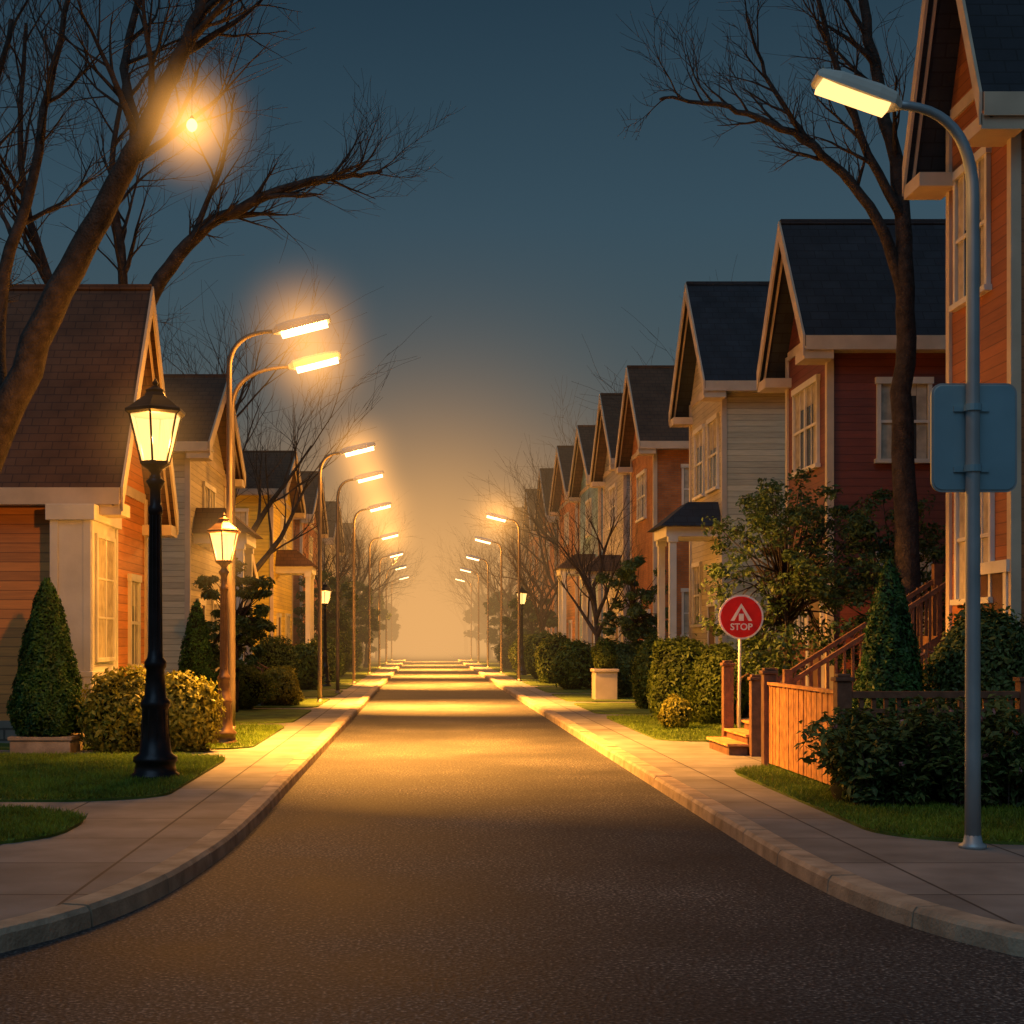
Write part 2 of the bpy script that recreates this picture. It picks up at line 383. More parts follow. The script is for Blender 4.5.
# ------------------------------------------------------------ houses
def house(name, s, Yn, Yf, uw, depth, ze, zp, wall, roof, oy=0.4, ou=0.6, storeys=2, portico=None, nearwin=True, streetwin=None):
    e = empty(name, (s*(uw+depth/2), (Yn+Yf)/2, 0))
    Ym = (Yn+Yf)/2; half = (Yf-Yn)/2+oy; sl = (zp-ze)/half
    th = 0.16
    zw = ze+sl*oy-th*1.2
    zpk = zp-th*1.6
    U = lambda u: s*u
    wl = MB(); prof = [(Yn, .1), (Yf, .1), (Yf, zw), (Ym, zpk), (Yn, zw)]
    wl.prism([(U(uw), a, b) for a, b in prof], (s*depth, 0, 0)); wl.obj('walls', walls[wall], e)
    fd = MB(); fd.box(U(uw-.04), U(uw+depth+.04), Yn-.04, Yf+.04, .1, .55); fd.obj('foundation', M['stone'], e)
    rf = MB(); u0, u1 = uw-ou, uw+depth+.4
    for sg, Ye in ((-1, Ym-half), (1, Ym+half)):
        a = [(U(u0), Ym, zp), (U(u1), Ym, zp), (U(u1), Ye, ze), (U(u0), Ye, ze)]
        b = [(p[0], p[1], p[2]-th*(1+sl*0.25)) for p in a]
        rf.hexa(a, b)
    rf.box(U(u0-.01), U(u1), Ym-.08, Ym+.08, zp-.05, zp+.05)
    rf.obj('roof', roof, e)
    tr = MB(); tb = th*(1+sl*0.25)
    for Ye in (Ym-half, Ym+half):
        for du, top, bot in ((-.05, 0.02, tb+.20), (.10, -tb, tb+.10)):
            a = [(U(u0+du), Ym, zp+top-.0), (U(u0+du), Ye, ze+top), (U(u0+du), Ye, ze-bot), (U(u0+du), Ym, zp-bot)]
            b = [(p[0]+s*.045, p[1], p[2]) for p in a]
            tr.hexa(a, b)
    for sg, Ye in ((-1, Ym-half), (1, Ym+half)):
        tr.box(U(u0+.002), U(u1), Ye-.03*sg*-1, Ye+.05*sg, ze-tb-.08, ze+.0)
        wy = Yn if sg < 0 else Yf
        tr.box(U(u0+.15), U(u1-.05), Ye-.04*sg, wy-.003*sg*-1, ze-tb-.07, ze-tb-.02)
        tr.box(U(u0-.02), U(uw-.003), Ye, wy-sg*0.35, ze-tb-.26, ze-tb-.04)
        tr.box(U(uw-.05), U(uw+.10), wy-sg*.10, wy+sg*.05, .55, zw-.1)
    tr.box(U(uw-.035), U(uw), Yn+.1, Yf-.1, zw-.2, zw-.0)
    tr.obj('trim', M['trim'], e)
    fr = MB(); gl = MB(); cu = MB()
    def win(kind, c, z, w_, h_, double=False):
        def B(m, a0, a1, z0, z1, d0, d1):
            if kind == 's': m.box(U(uw-d1), U(uw-d0), c+a0, c+a1, z0, z1)
            else: m.box(U(c+a0), U(c+a1), Yn-d1, Yn-d0, z0, z1)
        hw = w_/2; hh = h_/2; f = .085
        B(gl, -hw, hw, z-hh, z+hh, 0, .015)
        cs = rnd.uniform(.45, .7); ct = rnd.uniform(.1, .7)
        B(cu, -hw+.02, -hw*cs, z-hh, z+hh, .016, .022); B(cu, hw*cs, hw-.02, z-hh, z+hh, .016, .022)
        B(cu, -hw*(cs-.02), hw*(cs-.02), z+hh*ct, z+hh, .016, .021)
        B(fr, -hw-f, -hw, z-hh, z+hh, 0, .07); B(fr, hw, hw+f, z-hh, z+hh, 0, .07)
        B(fr, -hw-f-.03, hw+f+.03, z+hh, z+hh+.14, 0, .09); B(fr, -hw-f-.05, hw+f+.05, z-hh-.09, z-hh, 0, .12)
        B(fr, -hw, hw, z-.03, z+.03, .02, .055)
        if double: B(fr, -.05, .05, z-hh, z+hh, .02, .065)
        for q in ([-.5, .5] if double else [0]):
            B(fr, q*hw*1.0-.015, q*hw*1.0+.015, z-hh, z+hh, .023, .045)
    W = Yf-Yn
    z2 = ze-1.75 if storeys == 2 else ze-1.5
    if streetwin:
        for sp in streetwin: win(*sp)
    else:
        win('s', Ym, z2, min(2.0, W*.42), 1.7, True)
        if storeys == 2:
            win('s', Yf-W*.28, 3.0 if ze > 8.5 else 2.3, min(1.6, W*.3), 1.6, True)
            if W > 3: win('s', Ym, ze+ (zp-ze)*.22+.2, .6, .8)
    dm = MB()
    dy = Yn+W*.27
    if storeys == 2:
        dm.box(U(uw-.05), U(uw), dy-.5, dy+.5, .9, 3.0); dm.obj('door', M['door'], e)
        for a in (-.62, .5): fr.box(U(uw-.08), U(uw), dy+a, dy+a+.12, .9, 3.0)
        fr.box(U(uw-.1), U(uw), dy-.68, dy+.68, 3.0, 3.18)
    if nearwin:
        for uu in (1.6, 4.4):
            win('n', uw+uu, z2, 1.0, 1.6)
            if storeys == 2: win('n', uw+uu, 3.0, 1.0, 1.6)
    fr.obj('window_frames', M['white'], e); gl.obj('window_glass', M['glass'], e); cu.obj('curtains', M['curtain'], e)
    if storeys == 2:
        st = MB()
        for i in range(4): st.box(U(uw-1.9+i*.3), U(uw-.7), dy-.75, dy+.75, .12, .32+i*.19)
        st.box(U(uw-.72), U(uw), dy-.85, dy+.85, .12, .88)
        st.obj('steps', M['stone'], e)
        rl = MB()
        for yy in (dy-.8, dy+.8):
            rl.tube([(U(uw-1.9), yy, 1.15), (U(uw-.75), yy, 1.8), (U(uw), yy, 1.8)], .03, 6)
            rl.tube([(U(uw-1.9), yy, .12), (U(uw-1.9), yy, 1.2)], .04, 6); rl.tube([(U(uw-.75), yy, .8), (U(uw-.75), yy, 1.85)], .04, 6)
        rl.obj('stair_railing', M['dwood'], e)
    if portico:
        zr, du = portico
        pc = MB(); y0, y1 = (dy-1.1, dy+1.1)
        for yy in (y0+.12, y1-.12):
            pc.box(U(uw-du+.1), U(uw-du+.3), yy-.1, yy+.1, .12, zr-.3); pc.box(U(uw-du+.06), U(uw-du+.34), yy-.14, yy+.14, zr-.45, zr-.29)
            pc.box(U(uw-du+.06), U(uw-du+.34), yy-.14, yy+.14, .1, .4)
        pc.box(U(uw-du), U(uw-.002), y0, y1, zr-.29, zr)
        pc.obj('portico', M['white'], e)
        pr = MB(); a = [(U(uw-du-.2), y0-.2, zr+.003), (U(uw-.002), y0-.2, zr+.003), (U(uw-.002), y1+.2, zr+.003), (U(uw-du-.2), y1+.2, zr+.003)]
        b = [(U(uw-du*.55), y0+.45, zr+.75), (U(uw-.002), y0+.45, zr+.75), (U(uw-.002), y1-.45, zr+.75), (U(uw-du*.55), y1-.45, zr+.75)]
        pr.hexa(a, b); pr.obj('portico_roof', roof, e)
    return e

RD, RB = M['roofD'], M['roofB']
house('wooden_house', 1, 20.8, 23.3, 8.6, 9, 9.85, 13.9, 'brown', RD, streetwin=[('s', 22.3, 8.4, 1.2, 2.0, True), ('s', 22.2, 3.6, 1.3, 1.9, True)], nearwin=True)
house('red_house', 1, 30.3, 33.7, 8.6, 9, 8.4, 11.4, 'dred', RD, streetwin=[('s', 32.0, 6.75, 1.9, 1.8, True), ('s', 32.6, 3.0, 1.3, 1.8, True)])
house('cream_house', 1, 41.0, 46.0, 8.6, 9, 9.4, 12.9, 'cream', RD, portico=(5.3, 1.6), streetwin=[('s', 44.4, 7.5, 1.3, 2.0), ('s', 42.3, 7.5, 1.3, 2.0), ('s', 44.8, 3.4, 1.1, 1.8)], nearwin=False)
house('brick_house', 1, 53.3, 59.2, 8.6, 9, 9.4, 12.8, 'brick', RB)
house('grey_house', 1, 61.4, 68.3, 8.6, 9, 9.8, 13.2, 'grey', RB, portico=(5.0, 1.6))
house('blue_house', 1, 70.2, 78.8, 8.6, 9, 10.1, 13.2, 'blue', RB, portico=(5.6, 1.8))
house('orange_house', 1, 81, 91, 8.6, 9, 10.4, 13.7, 'orange', RB)
house('red_house', 1, 94, 104, 8.6, 9, 10.2, 13.9, 'brick', RB)
house('orange_house', 1, 107, 118, 8.6, 9, 10.2, 13.9, 'orange', RB)
house('brick_house', 1, 122, 134, 8.6, 9, 10.2, 13.9, 'brick', RB)
house('cream_house', 1, 139, 151, 8.6, 9, 10.2, 13.9, 'cream', RB)
lh = house('orange_house', -1, 25.6, 30.5, 6.0, 12, 4.7, 8.95, 'orange', RB, storeys=1, nearwin=False, streetwin=[('s', 29.2, 2.35, .8, 1.7)])
house('cream_house', -1, 39.1, 46.1, 6.5, 10, 7.4, 9.9, 'cream', RB, portico=(5.0, 1.5))
house('yellow_house', -1, 60.5, 69.5, 6.5, 10, 8.4, 10.6, 'yellow', RB, portico=(5.2, 1.6))
house('grey_house', -1, 51.5, 56.5, 7.3, 9, 4.4, 5.9, 'grey', RB, storeys=1)
house('orange_house', -1, 75, 86, 6.5, 9, 8.6, 11.5, 'brick', RB)
house('grey_house', -1, 92, 104, 6.5, 9, 8.6, 11.5, 'grey', RB)
house('brick_house', -1, 110, 122, 6.5, 9, 8.6, 11.5, 'brick', RB)
house('cream_house', -1, 130, 142, 6.5, 9, 8.6, 11.5, 'cream', RB)
by = MB(); by.box(-6.55, -5.85, 24.9, 27.0, .12, 4.36)
for z0, z1, q in ((.12, .75, .05), (4.1, 4.38, .08), (1.35, 1.45, .04)):
    by.box(-6.55-q, -5.85+q, 24.9-q, 27.0+q, z0, z1)
for xx in (-6.55, -5.97): by.box(xx-.015, xx+.13, 24.87, 24.9, .75, 4.1)
by.box(-5.85, -5.82, 24.9, 25.02, .75, 4.1); by.box(-5.85, -5.82, 26.88, 27.0, .75, 4.1)
by.box(-5.85, -5.80, 25.2, 25.3, 1.6, 3.9); by.box(-5.85, -5.80, 26.6, 26.7, 1.6, 3.9); by.box(-5.85, -5.80, 25.3, 26.6, 3.82, 3.9); by.box(-5.85, -5.80, 25.3, 26.6, 1.6, 1.68)
by.box(-5.85, -5.81, 25.92, 25.98, 1.68, 3.82)
for zz in (2.4, 3.1): by.box(-5.85, -5.815, 25.3, 26.6, zz-.02, zz+.02)
by.obj('bay', M['white'], lh, bevel=.01)
bg_ = MB(); bg_.box(-5.852, -5.835, 25.3, 26.6, 1.68, 3.82); bg_.obj('bay_glass', M['curtain'], lh)

# ------------------------------------------------------------ lamps
def light(kind, name, loc, energy, par, size=.15, color=WARM, spread=150):
    d = bpy.data.lights.new(name, kind); d.energy = energy; d.color = color
    o = link(bpy.data.objects.new(name, d)); o.location = loc
    if kind == 'AREA': d.shape = 'RECTANGLE'; d.size = size; d.size_y = .25; d.spread = math.radians(spread)
    else: d.shadow_soft_size = size
    parent(o, par); return o
_halo = {}
def halo(loc, R, A, par, fall=3.0):  # self-glowing sphere, the lamp's halo put into its emission
    key = (round(R, 2), round(A, 3))
    if key not in _halo:
        bpy.ops.mesh.primitive_uv_sphere_add(segments=20, ring_count=12, radius=1)
        o = bpy.context.object; me = o.data; bpy.data.objects.remove(o)
        me.materials.append(m_glow_fog('glow_halo', (1.0, 0.43, 0.09), A/R, 0, fall, 1.3)); _halo[key] = me
    o = link(bpy.data.objects.new('glow_halo', _halo[key])); o.location = loc; o.scale = (R, R, R)
    parent(o, par)
def classic(x, y, k, mat, energy, z0=.13, hal=0, name='street_lantern'):
    e = empty(name, (x, y, z0)); H = lambda z: z0+(z-.0)*k
    p = MB()
    prof = [(.33,0),(.33,.07),(.29,.10),(.27,.22),(.30,.25),(.30,.30),(.22,.36),(.19,.62),(.175,.95),(.20,1.0),(.20,1.06),(.15,1.12),(.125,1.5),(.15,1.53),(.15,1.6),(.11,1.66),(.092,1.8),(.078,3.6),(.10,3.62),(.10,3.7),(.075,3.74),(.072,3.95),(.10,4.0),(.13,4.06),(.09,4.10),(.06,4.16),(.10,4.22),(.18,4.27),(.2,4.3)]
    p.lathe(x, y, [(r*k, H(z)) for r, z in prof], 20)
    o = p.obj('post', mat, e, smooth=False)
    for f in o.data.polygons: f.use_smooth = True
    fl = MB()
    for i in range(10):
        a = i/10*6.283; fl.tube([(x+.19*k*math.cos(a), y+.19*k*math.sin(a), H(.38)), (x+.165*k*math.cos(a), y+.165*k*math.sin(a), H(.96))], .018*k, 5)
        fl.tube([(x+.092*k*math.cos(a), y+.092*k*math.sin(a), H(1.75)), (x+.078*k*math.cos(a), y+.078*k*math.sin(a), H(3.6))], .010*k, 4)
    fl.obj('fluting', mat, e)
    fr = MB(); n_ = 6; rb, rt, zb, zt = .20, .37, 4.31, 4.98
    for i in range(n_):
        a = 2*math.pi*(i+.5)/n_
        fr.tube([(x+rb*k*math.cos(a), y+rb*k*math.sin(a), H(zb)), (x+rt*k*math.cos(a), y+rt*k*math.sin(a), H(zt))], .016*k, 5)
    fr.lathe(x, y, [(r*k, H(z)) for r, z in [(.385,4.96),(.43,4.99),(.43,5.03),(.37,5.06),(.27,5.14),(.16,5.22),(.13,5.27),(.14,5.30),(.06,5.34),(.03,5.37),(.045,5.40),(.02,5.44),(.005,5.47)]], n_, rot=.5)
    fr.lathe(x, y, [(r*k, H(z)) for r, z in [(.18,4.27),(.215,4.29),(.215,4.33),(.19,4.335)]], n_, rot=.5)
    fr.obj('lantern_frame', mat, e)
    g_ = MB(); g_.lathe(x, y, [(r*k, H(z)) for r, z in [(.195,4.335),(.36,4.955)]], n_, cap=False, rot=.5)
    g_.obj('lantern_glass', M['lant'], e)
    light('POINT', 'lantern_light', (x, y, H(4.62)), energy, e, .07*k)
    if hal: halo((x, y, H(4.65)), 1.3, hal, e)
    return e
def modern(x, y, s, zt, zh, reach, energy, mat, r=.06, headL=1.1, lens=None, hal=0, z0=.12, spread=105, R=1.9, spill=0, tilt=18, slope=.24, hs=1.0):
    e = empty('street_lamp', (x, y, z0)); p = MB()
    hx = reach-headL; dz = zh-.12-zt
    pts = [(x, y, z0), (x, y, 1.0), (x, y, zt-.01), (x, y, zt)]; rr = [r*1.15, r*1.1, r*.9, r*.9]
    P0 = (x, zt); P1 = (x, zt+dz*.85); P2 = (x+s*hx, zh-slope*.92*headL)
    for i in range(1, 13):
        t = i/12; bx_ = (1-t)**2*P0[0]+2*t*(1-t)*P1[0]+t*t*P2[0]; bz = (1-t)**2*P0[1]+2*t*(1-t)*P1[1]+t*t*P2[1]
        pts.append((bx_, y, bz)); rr.append(r*(.9-.25*t))
    p.tube(pts, rr, 12)
    p.lathe(x, y, [(r*2.0, z0), (r*2.0, z0+.03), (r*1.4, z0+.05), (r*1.15, z0+.12)], 12)
    p.obj('pole', mat, e, smooth=True)
    a = Vector((x+s*(hx-.05), y, zh-slope*.92*headL-.01)); d = Vector((s, 0, slope)).normalized(); up = Vector((-s*slope, 0, 1)).normalized(); sd_ = Vector((0, 1, 0))
    secs = [(0, .05, .05, .04), (.04, .08, .07, .05), (.10, .15, .11, .06), (.3, .19, .13, .07), (.75, .20, .12, .065), (.97, .17, .08, .05), (1.0, .14, .04, .03)]
    vs = []; nn = 10
    for t, wd, hu, hd in secs:
        c = a+d*(t*headL)
        ring = [(-1, -1), (-1, -.2), (-.92, .45), (-.6, .9), (-.2, 1), (.2, 1), (.6, .9), (.92, .45), (1, -.2), (1, -1)]
        for q, v in ring: vs.append(c+sd_*(q*wd*hs)+up*(v*hs*(hu if v > 0 else hd)))
    fs = [(j*nn+i, j*nn+(i+1) % nn, (j+1)*nn+(i+1) % nn, (j+1)*nn+i) for j in range(len(secs)-1) for i in range(nn)]
    fs += [tuple(range(nn))[::-1], tuple((len(secs)-1)*nn+i for i in range(nn))]
    h = MB(); h.add(vs, fs); h.obj('lamp_head', M['white'], e)
    L = MB(); q = []
    for t, wd, dd in ((.14, .14, .066), (.93, .155, .056)):
        c = a+d*(t*headL); wd *= hs; dd *= hs; q.append([c-sd_*wd-up*dd, c+sd_*wd-up*dd, c+sd_*wd*.75-up*(dd+.08*hs), c-sd_*wd*.75-up*(dd+.08*hs)])
    L.hexa(q[0], q[1]); L.obj('lens', lens or M['bulb'], e)
    c = a+d*(headL*.5)-up*(.17)
    if energy:
        lo = light('AREA', 'lamp_light', c, energy, e, headL*.7, spread=spread)
        lo.rotation_euler = (0, -math.radians(tilt)*s, 0)
    if spill: light('POINT', 'lamp_spill', c-up*.08, spill, e, .12)
    if hal: halo(c+up*.12, R, hal, e, 4.0)
    return e
classic(-3.62, 19.1, .985, M['iron'], 720, hal=.5)
classic(-3.59, 25.4, .76, M['bronze'], 340, hal=.7)
classic(-4.0, 57, .77, M['iron'], 900)
classic(5.1, 75, .87, M['iron'], 500)
classic(-3.9, 95, .8, M['iron'], 260)
E = 4900
modern(-3.62, 26.3, 1, 7.0, 7.95, 1.95, E, M['steelw'], r=.055, hal=2.5, spread=106, spill=750, tilt=20)
modern(-3.95, 29.2, 1, 6.75, 7.85, 2.3, 0, M['steelw'], r=.055, hal=2.5)
modern(-3.15, 42.6, 1, 6.9, 7.85, 1.75, E*.75, M['steelw'], hal=2.7, spread=72, spill=800)
modern(-3.05, 49.7, 1, 6.9, 7.85, 1.7, 0, M['steelw'], hal=2.7)
for yy in (61, 78, 95, 112, 130):
    modern(-3.05, yy, 1, 6.9, 7.85, 1.7, E*.55, M['steelw'], hal=3.0 if yy < 80 else 0, spread=66, R=2.5, spill=750)
modern(4.95, 12.85, -1, 6.0, 7.09, 1.52, 30, M['steel'], r=.062, headL=.82, lens=M['bulbnear'], spread=150, slope=.34, hs=.8, tilt=0)
for yy in (65, 80, 97, 114, 132):
    modern(4.3, yy, -1, 6.9, 7.75, 1.6, E*.4, M['steelw'], hal=3.0 if yy < 70 else 0, spread=66, R=2.5, spill=600)
e = empty('hanging_lantern', (-3.36, 20.5, 9.4)); m = MB()
m.lathe(-3.36, 20.5, [(.02, 9.33), (.05, 9.35), (.075, 9.39), (.08, 9.42), (.07, 9.46), (.04, 9.5), (.02, 9.51)], 16); m.obj('globe', m_emit('globe_glass', (1, .6, .2), 3), e, smooth=True)
m = MB(); m.tube([(-3.36, 20.5, 9.5), (-3.37, 20.6, 10.4), (-3.5, 21.5, 11.4)], .004, 5); m.lathe(-3.36, 20.5, [(.035, 9.5), (.03, 9.53), (.01, 9.56)], 10); m.obj('cord', M['iron'], e)
halo((-3.36, 20.5, 9.42), 1.4, 6.0, e, 4.5)
light('POINT', 'globe_light', (-3.36, 20.3, 9.42), 45, e, .06)
# sign back on the near lamp pole
e = empty('traffic_sign', (4.95, 12.95, 3.8))
def rrect(cx, cz, w_, h_, r_, y, n_=6):
    out = []
    for k in range(4):
        sx_, sz_ = ((1, 1), (-1, 1), (-1, -1), (1, -1))[k]
        for i in range(n_+1):
            a = math.radians(90*k+90*i/n_); out.append((cx+sx_*(w_/2-r_)+r_*math.cos(a), y, cz+sz_*(h_/2-r_)+r_*math.sin(a)))
    return out
sp = MB(); sp.prism(rrect(4.995, 3.84, .74, .95, .08, 12.925), (0, .02, 0)); sp.obj('sign_plate', M['signback'], e, bevel=.004)
sp = MB(); sp.prism(rrect(4.995, 3.84, .78, .99, .1, 12.934), (0, .024, 0)); sp.obj('sign_rim', M['steel'], e)
sp = MB()
for zz in (3.55, 4.1): sp.box(4.80, 5.12, 12.905, 12.925, zz-.025, zz+.025)
for zz in (3.55, 4.1): sp.lathe(4.95, 12.85, [(.078, zz-.03), (.078, zz+.03)], 14)
sp.obj('brackets', M['signback'], e)
# red round sign
sxp, syp, szp = 5.78, 26.0, 2.42
e = empty('traffic_sign', (sxp, syp, 0))
q = MB(); q.tube([(sxp-.03, syp+.04, .12), (sxp-.01, syp+.04, 2.6)], .03, 10); q.obj('post', M['white'], e, smooth=True)
def disc(r0, y, th):
    return [(sxp+r0*math.cos(i/48*6.28318), y, szp+r0*math.sin(i/48*6.28318)) for i in range(48)], (0, th, 0)
q = MB(); q.prism(*disc(.41, syp-.008, .02)); q.obj('rim', M['signwhite'], e)
q = MB(); q.prism(*disc(.375, syp-.014, .02)); q.obj('face', M['signred'], e)
q = MB()
yq = syp-.02
q.prism([(sxp-.20, yq, szp-.07), (sxp-.13, yq, szp-.07), (sxp+.0, yq, szp+.17), (sxp+.0, yq, szp+.25)], (0, .008, 0))
q.prism([(sxp+.20, yq, szp-.07), (sxp+.13, yq, szp-.07), (sxp+.0, yq, szp+.17), (sxp+.0, yq, szp+.25)], (0, .008, 0))
q.prism([(sxp-.045, yq, szp-.07), (sxp+.045, yq, szp-.07), (sxp+.045, yq, szp+.06), (sxp-.045, yq, szp+.06)], (0, .008, 0))
q.obj('symbol', M['signwhite'], e)
tcv = bpy.data.curves.new('lettering', 'FONT'); tcv.body = 'STOP'; tcv.size = .17; tcv.align_x = 'CENTER'; tcv.extrude = .003; tcv.offset = .003
to = link(bpy.data.objects.new('lettering', tcv)); to.location = (sxp, syp-.018, szp-.235); to.rotation_euler = (math.pi/2, 0, 0)
tcv.materials.append(M['signwhite']); parent(to, e)

# ------------------------------------------------------------ fence, railing, steps
e = empty('picket_fence', (5.05, 19, 0)); f = MB()
y = 17.38
while y < 20.72:
    hgt = 1.33+rnd.uniform(-.012, .012); f.box(5.03+rnd.uniform(-.006, .006), 5.055, y, y+.105, .2, hgt)
    y += .128
for zz in (.4, 1.1): f.box(5.056, 5.10, 17.3, 20.8, zz, zz+.09)
f.box(5.0, 5.09, 17.3, 20.8, 1.345, 1.385)
f.obj('pickets', M['wood'], e)
f = MB()
for px_, py_, zz in ((5.05, 17.2, 1.5), (5.05, 20.9, 1.5), (5.3, 24.9, 1.55), (5.35, 23.0, 1.35)):
    f.box(px_-.09, px_+.09, py_-.09, py_+.09, .1, zz); f.box(px_-.115, px_+.115, py_-.115, py_+.115, zz+.002, zz+.05); f.box(px_-.08, px_+.08, py_-.08, py_+.08, zz+.052, zz+.09)
f.obj('posts', M['dwood'], e, bevel=.008)
e = empty('wooden_railing', (7.5, 17.2, 0)); f = MB()
f.box(5.15, 11.5, 17.15, 17.25, 1.3, 1.38); f.box(5.15, 11.5, 17.165, 17.235, .3, .38); f.box(5.15, 11.5, 17.17, 17.23, 1.12, 1.17)
x = 5.25
while x < 11.4:
    f.box(x, x+.05, 17.175, 17.225, .38, 1.3); x += .15
for xx in (7.25, 9.4, 11.5):
    f.box(xx-.08, xx+.08, 17.12, 17.28, .1, 1.5); f.box(xx-.1, xx+.1, 17.1, 17.3, 1.502, 1.55)
f.obj('rails', M['dwood'], e)
e = empty('garden_steps', (5.6, 24, 0)); f = MB()
for i in range(4): f.box(4.95+i*.3, 6.4, 23.15, 24.75, .12, .12+(i+1)*.15)
f.obj('risers', M['dwood'], e)
f = MB()
for i in range(4): f.box(4.91+i*.3, 5.26+i*.3+(.8 if i == 3 else 0), 23.1, 24.8, .122+(i+1)*.15, .122+(i+1)*.15+.04)
f.obj('treads', M['wood'], e)
e = empty('wooden_staircase', (7.6, 25, 0)); f = MB()
for i in range(10): f.box(6.2+i*.28, 6.5+i*.28, 24.25, 25.2, .12+i*.19, .17+(i+1)*.19)
f.box(9.0, 11, 24.25, 25.2, 1.9, 2.07); f.box(9.0, 9.15, 24.25, 24.4, .12, 1.9)
f.hexa([(6.2, 24.2, .0+.1), (6.2, 24.2, .38), (9.0, 24.2, 2.25), (9.0, 24.2, 1.95)], [(6.2, 24.24, .1), (6.2, 24.24, .38), (9.0, 24.24, 2.25), (9.0, 24.24, 1.95)])
for yy in (24.2, 25.2):
    f.hexa([(6.2, yy-.04, 1.22), (9.1, yy-.04, 3.05), (9.1, yy-.04, 3.14), (6.2, yy-.04, 1.31)], [(6.2, yy+.04, 1.22), (9.1, yy+.04, 3.05), (9.1, yy+.04, 3.14), (6.2, yy+.04, 1.31)])
    for i in range(20):
        xx = 6.25+i*.145; zz = .3+(xx-6.2)*.655; f.box(xx, xx+.04, yy-.02, yy+.02, zz, zz+.98)
    f.box(6.1, 6.24, yy-.07, yy+.07, .1, 1.5); f.box(9.0, 9.14, yy-.07, yy+.07, 1.5, 3.35)
f.obj('stairs', M['dwood'], e)

# ------------------------------------------------------------ vegetation
def unit(k):
    v = nrng.normal(size=(k, 3)); return v/np.linalg.norm(v, axis=1, keepdims=True)
def leaf_quads(P, N, size, asp=.45):
    k = len(P); R = unit(k); T = np.cross(N, R); T /= np.linalg.norm(T, axis=1, keepdims=True)+1e-9
    B = np.cross(N, T); sz = (size*nrng.uniform(.6, 1.3, k))[:, None]
    T = T*sz; B = B*sz*asp; nn = N*sz*.25
    return np.stack([P-T, P-B+nn, P+T, P+B+nn], 1).reshape(-1, 3)
def lump(D, seed, amp=.17):
    rs = np.random.default_rng(seed); f = np.zeros(len(D))
    for i in range(14):
        c = rs.normal(size=3); c /= np.linalg.norm(c); f += np.exp(-((D-c)**2).sum(1)*rs.uniform(5, 14))*rs.uniform(.4, 1)
    return 1-amp+amp*1.4*np.clip(f, 0, 1.4)
def core_mesh(name, cx, cy, cz, rx, ry, rz, seed, par, sc=.82, mat=None):  # dark solid body added inside the leaves to make them opaque
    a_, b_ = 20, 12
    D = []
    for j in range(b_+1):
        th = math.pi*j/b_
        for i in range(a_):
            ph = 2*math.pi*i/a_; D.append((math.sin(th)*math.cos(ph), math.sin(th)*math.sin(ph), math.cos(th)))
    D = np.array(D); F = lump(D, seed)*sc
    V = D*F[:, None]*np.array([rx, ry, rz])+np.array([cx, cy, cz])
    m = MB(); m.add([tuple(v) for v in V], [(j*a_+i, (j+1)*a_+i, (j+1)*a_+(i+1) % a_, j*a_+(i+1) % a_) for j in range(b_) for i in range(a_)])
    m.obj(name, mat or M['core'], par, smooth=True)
def bush(x, y, rx, ry, h, leaves, mat, size=.05, name='round_bush', z0=.13, seed=None, core=True, loose=0.10, la=.13):
    seed = seed or rnd.randint(1, 9999); e = empty(name, (x, y, z0))
    rz = h*.56; cz = z0+h-rz
    D = unit(leaves); F = lump(D, seed)*nrng.uniform(.80, 1.03, leaves)**.7
    F += (nrng.random(leaves) < loose)*nrng.uniform(0, la, leaves)
    P = D*F[:, None]*np.array([rx, ry, rz])+np.array([x, y, cz]); ok = P[:, 2] > z0; P = P[ok]; D = D[ok]
    N = D+nrng.normal(0, .55, P.shape); N /= np.linalg.norm(N, axis=1, keepdims=True)
    np_mesh('leaves', leaf_quads(P, N, size), 4, mat, e)
    if core: core_mesh('dark_core', x, y, cz, rx, ry, rz, seed, e)
    return e
def cone_tree(x, y, r0, z0, z1, leaves, planter=False, name='conical_cypress'):
    e = empty(name, (x, y, .13)); h = z1-z0
    t = 1-np.sqrt(nrng.random(leaves)*.98); a = nrng.uniform(0, 6.283, leaves)
    prof = lambda t: r0*np.clip(np.minimum(.72+t*2.2, 1.0), 0, 1)*(1-t)**.62
    R = prof(t)*(1+.07*np.sin(a*5+t*17)+.05*np.sin(a*9-t*23))*nrng.uniform(.86, 1.07, leaves)
    P = np.stack([x+R*np.cos(a), y+R*np.sin(a), z0+t*h+nrng.normal(0, .015, leaves)], 1)
    N = np.stack([np.cos(a), np.sin(a), np.full(leaves, .35)], 1)+nrng.normal(0, .5, (leaves, 3)); N /= np.linalg.norm(N, axis=1, keepdims=True)
    np_mesh('foliage', leaf_quads(P, N, .045, .35), 4, M['folC'], e)
    m = MB(); m.lathe(x, y, [(float(prof(np.array(k/14)))*.88+.002, z0+k/14*h) for k in range(15)], 20); m.obj('dark_core', M['core'], e, smooth=True)  # dark solid cone added behind the foliage to close its gaps
    m = MB(); m.tube([(x, y, .1), (x, y, z0+.3)], .06, 8); m.obj('trunk', M['bark'], e)
    if planter:
        m = MB(); m.box(x-.5, x+.5, y-.45, y+.45, .12, .34); m.box(x-.53, x+.53, y-.48, y+.48, .342, .40); m.obj('planter', M['kerb'], e, bevel=.01)
cone_tree(-6.35, 23.9, .62, .42, 3.05, 22000, True)
cone_tree(-5.3, 33, .55, .15, 2.95, 10000)
cone_tree(6.6, 20.2, .58, .14, 3.15, 16000)
bush(-5.0, 23.9, .75, .6, 1.35, 6500, M['folY'], .06, 'garden_shrub', loose=.45, la=.24)
